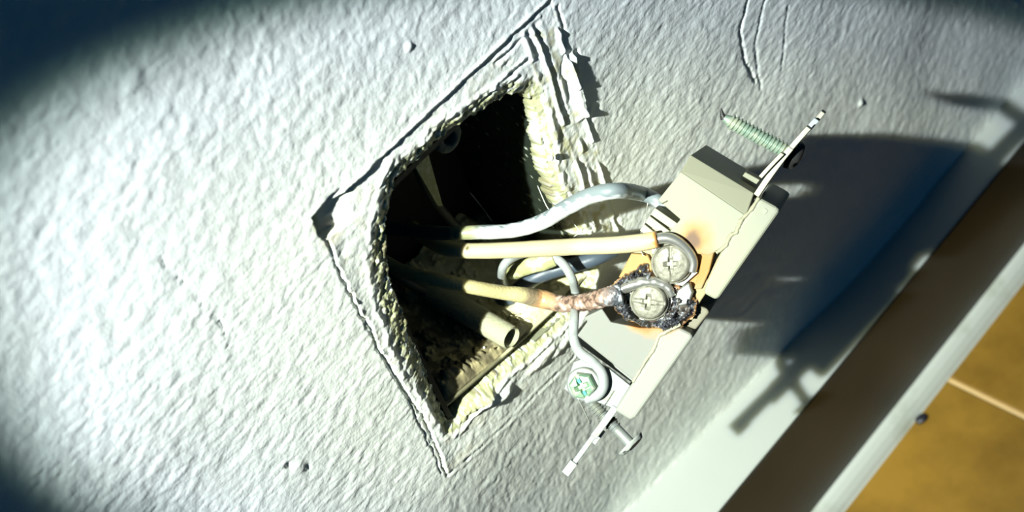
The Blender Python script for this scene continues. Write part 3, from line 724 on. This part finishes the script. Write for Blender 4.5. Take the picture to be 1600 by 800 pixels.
# raised rib along the seam and the little moulded square
P = [(*dpx(*q), .9) for q in ((1187, 308), (1172, 330), (1160, 342), (1152, 360), (1142, 368), (1133, 384), (1120, 394))]
V, Fc, s, a, C = tube(P, .42, 10, lambda V, s: .3 * fbm(V[:, 0] / .9, V[:, 1] / .9, V[:, 2], seed=311, oct=2)); dobj('seam_bead', V, Fc, M['plastic'], tint=(0.290, 0.280, 0.186))
P = [(*dpx(*q), .8) for q in ((1064, 505), (1045, 516), (1030, 524), (1022, 545), (1014, 556), (1008, 566), (990, 596))]
V, Fc, s, a, C = tube(P, .4, 10, lambda V, s: .3 * fbm(V[:, 0] / .9, V[:, 1] / .9, V[:, 2], seed=312, oct=2)); dobj('seam_bead', V, Fc, M['plastic'], tint=(0.301, 0.290, 0.217))
c = dpx(1195, 330, 1.0); V, Fc = prism([(c[0] - .6, c[1] - .5), (c[0] + .6, c[1] - .5), (c[0] + .6, c[1] + .5), (c[0] - .6, c[1] + .5)], .8, 1.15); dobj('moulded_mark', V, Fc, M['plastic'], smooth_=False, tint=(0.285, 0.295, 0.217), bevel=.08)
# front bridge between the two sockets (dark side of the face)
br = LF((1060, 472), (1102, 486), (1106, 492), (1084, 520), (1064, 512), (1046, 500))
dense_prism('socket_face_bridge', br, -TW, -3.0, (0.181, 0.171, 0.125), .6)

# ---- strap (yoke): runs edge on along the seam, with an ear at each end
def plate(name, outline_lt, fc, th, m, holes=()):
    """outline in (l,t); thickness along f about fc(l)"""
    V = [(l, fc(l) - th / 2, t) for l, t in outline_lt] + [(l, fc(l) + th / 2, t) for l, t in outline_lt]; n = len(outline_lt)
    Fc = [tuple(range(n)), tuple(range(n, 2 * n))[::-1]] + [(i, (i + 1) % n, n + (i + 1) % n, n + i) for i in range(n)]
    return dobj(name, V, Fc, m, smooth_=False, bevel=.12)
aU = dpx(1186, 300, -2); tipU = dpx(1278, 184, -10); aL = dpx(962, 636, -3); tipL = dpx(889, 735, -6)
fU = lambda l: aU[1] + (tipU[1] - aU[1]) * (l - aU[0]) / (tipU[0] - aU[0])
fL = lambda l: aL[1] + (tipL[1] - aL[1]) * (l - aL[0]) / (tipL[0] - aL[0])
lu, lt_ = aU[0] - 1, tipU[0]
bulge = lambda l: fU(l) - .55 * math.sin(min(1, max(0, (l - lu) / (lt_ - lu))) * math.pi)
# upper ear: fork with an open slot
def strip(name, l0, l1, ta, tb, m, n=10, th=.95, f_=None, taper=None, parent=None):
    f_ = f_ or bulge; V = []; Fc = []
    for i in range(n + 1):
        s = i / n; l = l0 + (l1 - l0) * s; k = 1. if taper is None else taper(s); tm = (ta + tb) / 2; hw = (tb - ta) / 2 * k
        for t, sg in ((tm - hw, -1), (tm - hw, 1), (tm + hw, 1), (tm + hw, -1)): V.append((l, f_(l) + sg * th / 2, t))
    for i in range(n):
        for k in range(4): Fc.append((i * 4 + k, i * 4 + (k + 1) % 4, i * 4 + 4 + (k + 1) % 4, i * 4 + 4 + k))
    Fc += [(0, 1, 2, 3), (n * 4, n * 4 + 1, n * 4 + 2, n * 4 + 3)]
    return dobj(name, V, Fc, m, smooth_=False, bevel=.15, **({'parent': parent} if parent else {}))
strap_l = strip('mounting_strap', dpx(975, 620, -4)[0], dpx(1180, 310, -4)[0], -26, -4, M['darkmetal'], f_=lambda l: np.interp(l, [aL[0], aU[0]], [aL[1] + .2, aU[1]]))
lk = lu + (lt_ - lu) * .62
strip('strap_ear', lu, lk, -15, -1.5, M['strap'], th=1.35)
strip('strap_ear', lk - .6, lt_ + 1.6, -17, -11.5, M['strap'], th=1.1, f_=lambda l: bulge(l) + .15)
strip('strap_ear', lk - .6, lt_ - 2.2, -6.0, -1.8, M['strap'], th=1.2)
strip('strap_ear_tab', lu + 4, lu + 11.2, -2.0, -.2, M['strap'], th=.9, f_=lambda l: bulge(l) - 1.5 + .12 * (l - lu - 4))
strip('paint_flake', lk + 3.2, lt_ - .4, -11.4, -9.5, M['bb_top'], th=1.3, f_=lambda l: bulge(l) + .1)
# lower ear
ll, ltl = aL[0] + 1, tipL[0]
strip('strap_ear', ll, ll + (ltl - ll) * .42, -12, .2, M['strapclean'], th=1.7, f_=fL)
strip('strap_ear', ll + (ltl - ll) * .40, ltl, -11.5, -2.2, M['strapclean'], th=1.25, f_=lambda l: fL(l) - .1)
strip('paint_flake', ltl + .3, ltl + 4.0, -3.2, -1.6, M['bb_top'], th=1.9, f_=lambda l: fL(l) - .2)
strip('paint_flake', ll + (ltl - ll) * .35, ll + (ltl - ll) * .52, -4, -2.2, M['strapclean'], th=1.0, f_=lambda l: fL(l) + 1.0)

# ---- screws
def head_mesh(r, dome, hgt, slot, cross, nr=44, na=96, skirt=1.0, slot_d=.7, ang0=0.):
    """pan head facing +z with a slot and a cross recess; returns V,F (top at z≈hgt)"""
    V = []; Fc = []
    rr = np.linspace(0, r, nr)
    R_, A_ = np.meshgrid(rr, np.arange(na) * 2 * np.pi / na, indexing='ij')
    x = R_ * np.cos(A_); y = R_ * np.sin(A_)
    z = hgt + dome * (1 - (R_ / r) ** 2) - .35 * smooth(r * .86, r, R_) ** 2
    rec = np.zeros_like(z)
    if slot: rec = np.maximum(rec, slot_d * smooth(slot * 1.25, slot * .8, np.abs(y)) * smooth(r * 1.02, r * .9, R_ * 0 + np.abs(x)))
    if cross:
        L = cross
        for ax_, bx_ in ((x, y), (y, x)):
            taper = np.clip(1 - np.abs(ax_) / L, 0, 1)
            rec = np.maximum(rec, 1.9 * slot_d * smooth(L * .36, L * .20, np.abs(bx_)) * np.clip(taper * 2.2, 0, 1))
    z = z - rec
    V = np.stack([x, y, z], -1).reshape(-1, 3)
    for i in range(nr - 1):
        for k in range(na): Fc.append((i * na + k, (i + 1) * na + k, (i + 1) * na + (k + 1) % na, i * na + (k + 1) % na))
    n = len(V); zs_ = [hgt - .35 - (hgt - .35) * q for q in (.3, .65, 1.)]
    ring = []
    for j, q in enumerate(zs_):
        ring.append([(r * (1 + .03 * (j + 1)) * math.cos(2 * math.pi * k / na), r * (1 + .03 * (j + 1)) * math.sin(2 * math.pi * k / na), q) for k in range(na)])
    V = np.vstack([V] + [np.array(q) for q in ring])
    b = (nr - 1) * na
    for j in range(3):
        c0 = b if j == 0 else n + (j - 1) * na; c1 = n + j * na
        for k in range(na): Fc.append((c0 + k, c1 + k, c1 + (k + 1) % na, c0 + (k + 1) % na))
    Fc.append(tuple(n + 2 * na + k for k in range(na)))
    return V, Fc
def wavy(V, amp, sc, seed):
    n_ = fbm(V[:, 0] / sc, V[:, 1] / sc, V[:, 2] / sc + .01, seed=seed, oct=3); return V + np.array([0, 0, 1.]) * (amp * n_)[:, None]
for i, (c, r, roll) in enumerate(((SC[0], 4.05, 2.45), (SC[1], 3.85, 1.02))):
    e = bpy.data.objects.new('terminal_screw', None); COL.objects.link(e); e.parent = out; e.location = (c[0] * MM, c[1] * MM, 0)
    V, Fc = head_mesh(r, .55, 1.9, .38 if i else .28, 2.0 if i else 1.8, slot_d=.55)
    V = wavy(V, .12, 1.2, 400 + i); R2 = Matrix.Rotation(roll, 3, 'Z'); V = np.array([tuple(R2 @ Vector(p_)) for p_ in V])
    V[:, 2] += .6
    V[:, 0] += .10 * V[:, 2]
    h_ = fix_normals(mesh_obj('screw_head', V, Fc, M['nickel'], e, space='device'))
    # shank and square washer
    V, Fc = lathe([(0.01, -7), (1.7, -7), (1.7, .7), (.01, .7)], 24); fix_normals(mesh_obj('shank', V, Fc, M['steel'], e, space='device'))
    V, Fc = lathe([(1.8, .1), (r + .55, .05), (r + .75, .35), (r + .55, .7), (1.8, .75), (1.8, .1)], 60); V = wavy(V, .25, 2.5, 410 + i)
    fix_normals(mesh_obj('washer', V, Fc, M['nickel'], e, space='device'))
# brass terminal plates under the screws
v_, f_ = prism(LF((1015, 386), (1046, 366), (1080, 388), (1092, 425), (1066, 448), (1030, 440)), -1.7, -.35); dobj('terminal_plate', v_, f_, M['steel'], smooth_=False, bevel=.2)
v_, f_ = prism(LF((1060, 452), (1078, 440), (1084, 456), (1078, 474), (1062, 478), (1055, 466)), -1.5, 1.3); dobj('terminal_plate', v_, f_, M['steel'], smooth_=False, bevel=.5)
v_, f_ = prism(LF((975, 462), (1000, 442), (1035, 440), (1052, 470), (1035, 500), (1000, 502)), -2.5, -.6); dobj('terminal_plate', v_, f_, M['steel'], smooth_=False, bevel=.2)
# bare conductor hooked over the upper screw
P = [(*dpx(*q), t_) for q, t_ in (((1018, 376), 2.4), ((1030, 371), 2.3), ((1046, 370), 2.0), ((1062, 377), 1.7), ((1076, 391), 1.2), ((1084, 408), .9), ((1082, 424), .8))]
V, Fc, s, a, C = tube(P, [1.15, 1.25, 1.3, 1.2, 1.15, 1.1, 1.0], 20)
o = mesh_obj('bare_conductor', [dev(*p_) for p_ in V], Fc, M['copper'], origin=dev(*C[0])); fix_normals(o); tag(o, 'bare silvery conductor hooked round the upper terminal screw', 'wire')
P = [(*dpx(*q), t_) for q, t_ in (((958, 458), 1.6), ((978, 448), 1.9), ((1000, 440), 1.6), ((1022, 439), 1.2), ((1042, 446), .9), ((1052, 462), .8))]
V, Fc, s, a, C = tube(P, [.9, 1.2, 1.35, 1.3, 1.2, .9], 18, lambda V, s: .2 * fbm(V[:, 0], V[:, 1], V[:, 2], seed=431, oct=2))
o = mesh_obj('bare_conductor', [dev(*p_) for p_ in V], Fc, M['copper'], origin=dev(*C[0])); fix_normals(o); tag(o, 'sooty bare conductor curled over the lower terminal screw', 'wire')

# ---- melted and charred crust round the lower screw
CP = LF((955, 448), (970, 434), (992, 420), (1012, 412), (1030, 432), (1050, 445), (1072, 452), (1090, 470), (1084, 492), (1066, 508), (1046, 520), (1020, 514), (995, 506), (972, 496), (956, 478))
cp = np.array(CP); lo, hi = cp.min(0) - .8, cp.max(0) + .8; st = .13
gl, gf_ = np.meshgrid(np.arange(lo[0], hi[0], st), np.arange(lo[1], hi[1], st))
wv = .8 * fbm(gl / 1.5, gf_ / 1.5, seed=440, oct=3)
sd = sdf(gl + wv, gf_ + .8 * fbm(gl / 1.5, gf_ / 1.5, seed=445, oct=3), CP)
hh0 = 0; r2 = np.hypot(gl - SC[1][0], gf_ - SC[1][1]); r1 = np.hypot(gl - SC[0][0], gf_ - SC[0][1])
lump = fbm(gl / .75, gf_ / .75, seed=450, oct=4, gain=.6); big = fbm(gl / 2.6, gf_ / 2.6, seed=455, oct=2)
hh = .4 + 1.5 * (1 - np.abs(2 * lump)) * .6 + .8 * np.abs(fbm(gl / .5, gf_ / .5, seed=457, oct=2)) + .8 * big + .9 * np.exp(-((sd + 1.6) / 1.0) ** 2)
hh *= smooth(0.1, -1.0, sd); hh += .3 * vnoise(gl / .34, gf_ / .34, seed=456); hh -= 2.2 * smooth(5.6, 5.0, r2) + 2.2 * smooth(5.5, 4.9, r1)
hh -= 2.0 * smooth(.12, .35, fbm(gl / 2.1, gf_ / 2.1, seed=459, oct=2)) * smooth(0, -1, sd)
hh = np.where(sd > .0, -.6, hh)
tt = np.ones(gl.shape + (3,)) * np.array([.018, .018, .022])
def tb(mask, c):
    global tt
    m_ = np.clip(mask, 0, 1)[..., None]; tt = tt * (1 - m_) + np.array(c) * m_
fl_ = fbm(gl / .42, gf_ / .42, seed=458, oct=3); tb(smooth(.0, .4, big) * .8, (.10, .085, .07)); tb(smooth(.1, .4, lump) * .8, (.055, .06, .075)); tb(smooth(.22, .36, fl_) * smooth(-.2, .2, big), (.26, .28, .31)); tb(smooth(-.9, -.1, sd) * smooth(.0, .4, big) * .8, (.30, .14, .04)); tb(smooth(-.35, -.0, sd) * .6, (.46, .24, .08))
keep = (sd < .25)
ny, nxx = gl.shape; ii = np.arange(ny * nxx).reshape(ny, nxx)
ok = keep[:-1, :-1] & keep[:-1, 1:] & keep[1:, 1:] & keep[1:, :-1]
Qs = np.stack([ii[:-1, :-1], ii[:-1, 1:], ii[1:, 1:], ii[1:, :-1]], -1)[ok]
used = np.unique(Qs); rm = -np.ones(ny * nxx, int); rm[used] = np.arange(len(used))
Vc = np.stack([gl, gf_, hh + .1], -1).reshape(-1, 3)[used]
o = dobj('melted_crust', Vc, [tuple(q) for q in rm[Qs]], M['char'], tint=tt.reshape(-1, 3)[used])
o['label'] = 'black blistered melted plastic round the lower screw'

# ---- earth tab with green screw
tabT = 0.0
v_, f_ = prism(LF((896, 566), (912, 560), (950, 575), (985, 603), (962, 640), (930, 628), (898, 622), (881, 608)), -1.2, -.1)
eb = dobj('earth_tab', v_, f_, M['strapclean'], smooth_=False, bevel=.2)
gc = dpx(913, 600)
e = bpy.data.objects.new('earth_screw', None); COL.objects.link(e); e.parent = out; e.location = (gc[0] * MM, gc[1] * MM, 0); e['label'] = 'green tinted earth screw'
V, Fc = head_mesh(2.95, .25, 2.2, .42, 1.9, slot_d=.6); a6 = np.arctan2(V[:, 1], V[:, 0]); rr_ = np.hypot(V[:, 0], V[:, 1])
hexf = np.cos(math.pi / 6) / np.cos((a6 % (math.pi / 3)) - math.pi / 6); k_ = 1 + (hexf * 1.07 - 1) * smooth(1.6, 2.9, rr_); V[:, :2] *= k_[:, None]
R2 = Matrix.Rotation(math.radians(-62), 3, 'Z'); V = np.array([tuple(R2 @ Vector(p_)) for p_ in V]); V[:, 2] += .8
fix_normals(mesh_obj('screw_head', V, Fc, M['green'], e, space='device'))
V, Fc = lathe([(1.5, .9), (3.6, .9), (4.1, .75), (4.15, .3), (1.5, .2), (1.5, .9)], 60); fix_normals(mesh_obj('washer', V, Fc, M['strapclean'], e, space='device'))
V, Fc = lathe([(0.01, -6), (1.5, -6), (1.5, 1), (.01, 1)], 24); fix_normals(mesh_obj('shank', V, Fc, M['steel'], e, space='device'))
for sgn in (-1, 1):
    V = np.array([(x * .34, 1.15 + y * .5, z) for x in (-1, 1) for y in (-1, 1) for z in (2.62, 2.95)]); V[:, 1] *= 1
    V[:, 1] = sgn * (1.55 + (V[:, 1] - 1.15)); R3 = Matrix.Rotation(math.radians(-62 - 90), 3, 'Z'); V = np.array([tuple(R3 @ Vector(p_)) for p_ in V])
    q = fix_normals(mesh_obj('slot_paint', V, [(0, 1, 3, 2), (4, 6, 7, 5), (0, 4, 5, 1), (2, 3, 7, 6), (0, 2, 6, 4), (1, 5, 7, 3)], M['teal'], e, smooth_=False, space='device')); q['label'] = 'teal paint in the slot'

# ---- long mounting screws through the ears
def threaded(name, tip, head, r, pitch, thread_from, thread_to, m, head_r, head_h, hm, taper=.12, label=None):
    tip = np.array(tip); head = np.array(head); Lg = np.linalg.norm(head - tip); ax = (head - tip) / Lg
    e = bpy.data.objects.new(name, None); COL.objects.link(e); e.parent = out; e.location = Vector(tip * MM)
    if label: e['label'] = label
    seg = 28; n = int(Lg / pitch * 12); V = []
    for i in range(n + 1):
        z = Lg * i / n
        for k in range(seg):
            a = 2 * math.pi * k / seg; ph = (z / pitch - k / seg) % 1.0
            tr = (1 - abs(2 * ph - 1)) ** 1.0
            g = 1. if thread_from < z < thread_to else 0.
            rad = r * (1 + (.0 if not g else (-.24 + .34 * tr))) if g else r * .84
            rad *= min(1, .55 + z / (Lg * taper) * .45)
            V.append((rad * math.cos(a), rad * math.sin(a), z))
    Fc = [(i * seg + k, i * seg + (k + 1) % seg, (i + 1) * seg + (k + 1) % seg, (i + 1) * seg + k) for i in range(n) for k in range(seg)] + [tuple(range(seg))[::-1]]
    V = place(np.array(V), (0, 0, 0), ax)
    fix_normals(mesh_obj('threaded_shank', V, Fc, m, e, space='device'))
    V, Fc = head_mesh(head_r, head_h * .45, head_h, .4, 0, nr=24, na=48, slot_d=.6); V = wavy(V, .15, 1.3, 470)
    V = place(V, ax * (Lg - .3), ax, 1.); fix_normals(mesh_obj('screw_head', V, Fc, hm, e, space='device'))
    return e
ta = -7.
tip = (*dpx(1131, 184, -6.), -6.); hd = (*dpx(1238, 241, -9), -9)
e1 = threaded('mounting_screw', tip, hd, 1.75, .95, 1.4, 99, M['thread'], 3.3, 1.7, M['darkmetal'], label='pale green threaded mounting screw through the upper ear')  # dark head material stands for its unlit side
# flattened cross tip of the screw
V, Fc = prism([(-1.6, -.25), (1.7, -.25), (1.9, .25), (-1.6, .25)], -.9, .6); ax = np.array(hd) - np.array(tip)
V, Fc, s, a, C = tube([np.array([0, 0, 0.]), np.array([.4, -.7, .3]), np.array([1.4, -1.7, .4])], [.9, .55, .15], 10)
q = fix_normals(mesh_obj('bent_tip', V, Fc, M['darkmetal'], e1, space='device'))
tip = (*dpx(917, 622, -4.5), -4.5); hd = (*dpx(986, 694, -2.5), -2.5)
e2 = threaded('mounting_screw', tip, hd, 1.5, .8, 0.2, 10.2, M['strapclean'], 3.4, .9, M['bb_top'], label='short mounting screw with a flat white painted head')
P = np.array(tip); q_ = np.array(hd); ax = (q_ - P) / np.linalg.norm(q_ - P)
V, Fc = lathe([(1.45, 0), (1.9, .3), (1.45, .6), (1.9, .9), (1.45, 1.2), (1.9, 1.5), (1.45, 1.8), (1.9, 2.1), (1.4, 2.4)], 24)
V = place(V, ax * 6.3, ax); q = fix_normals(mesh_obj('blackened_thread', V, Fc, M['darkmetal'], e2, space='device'))
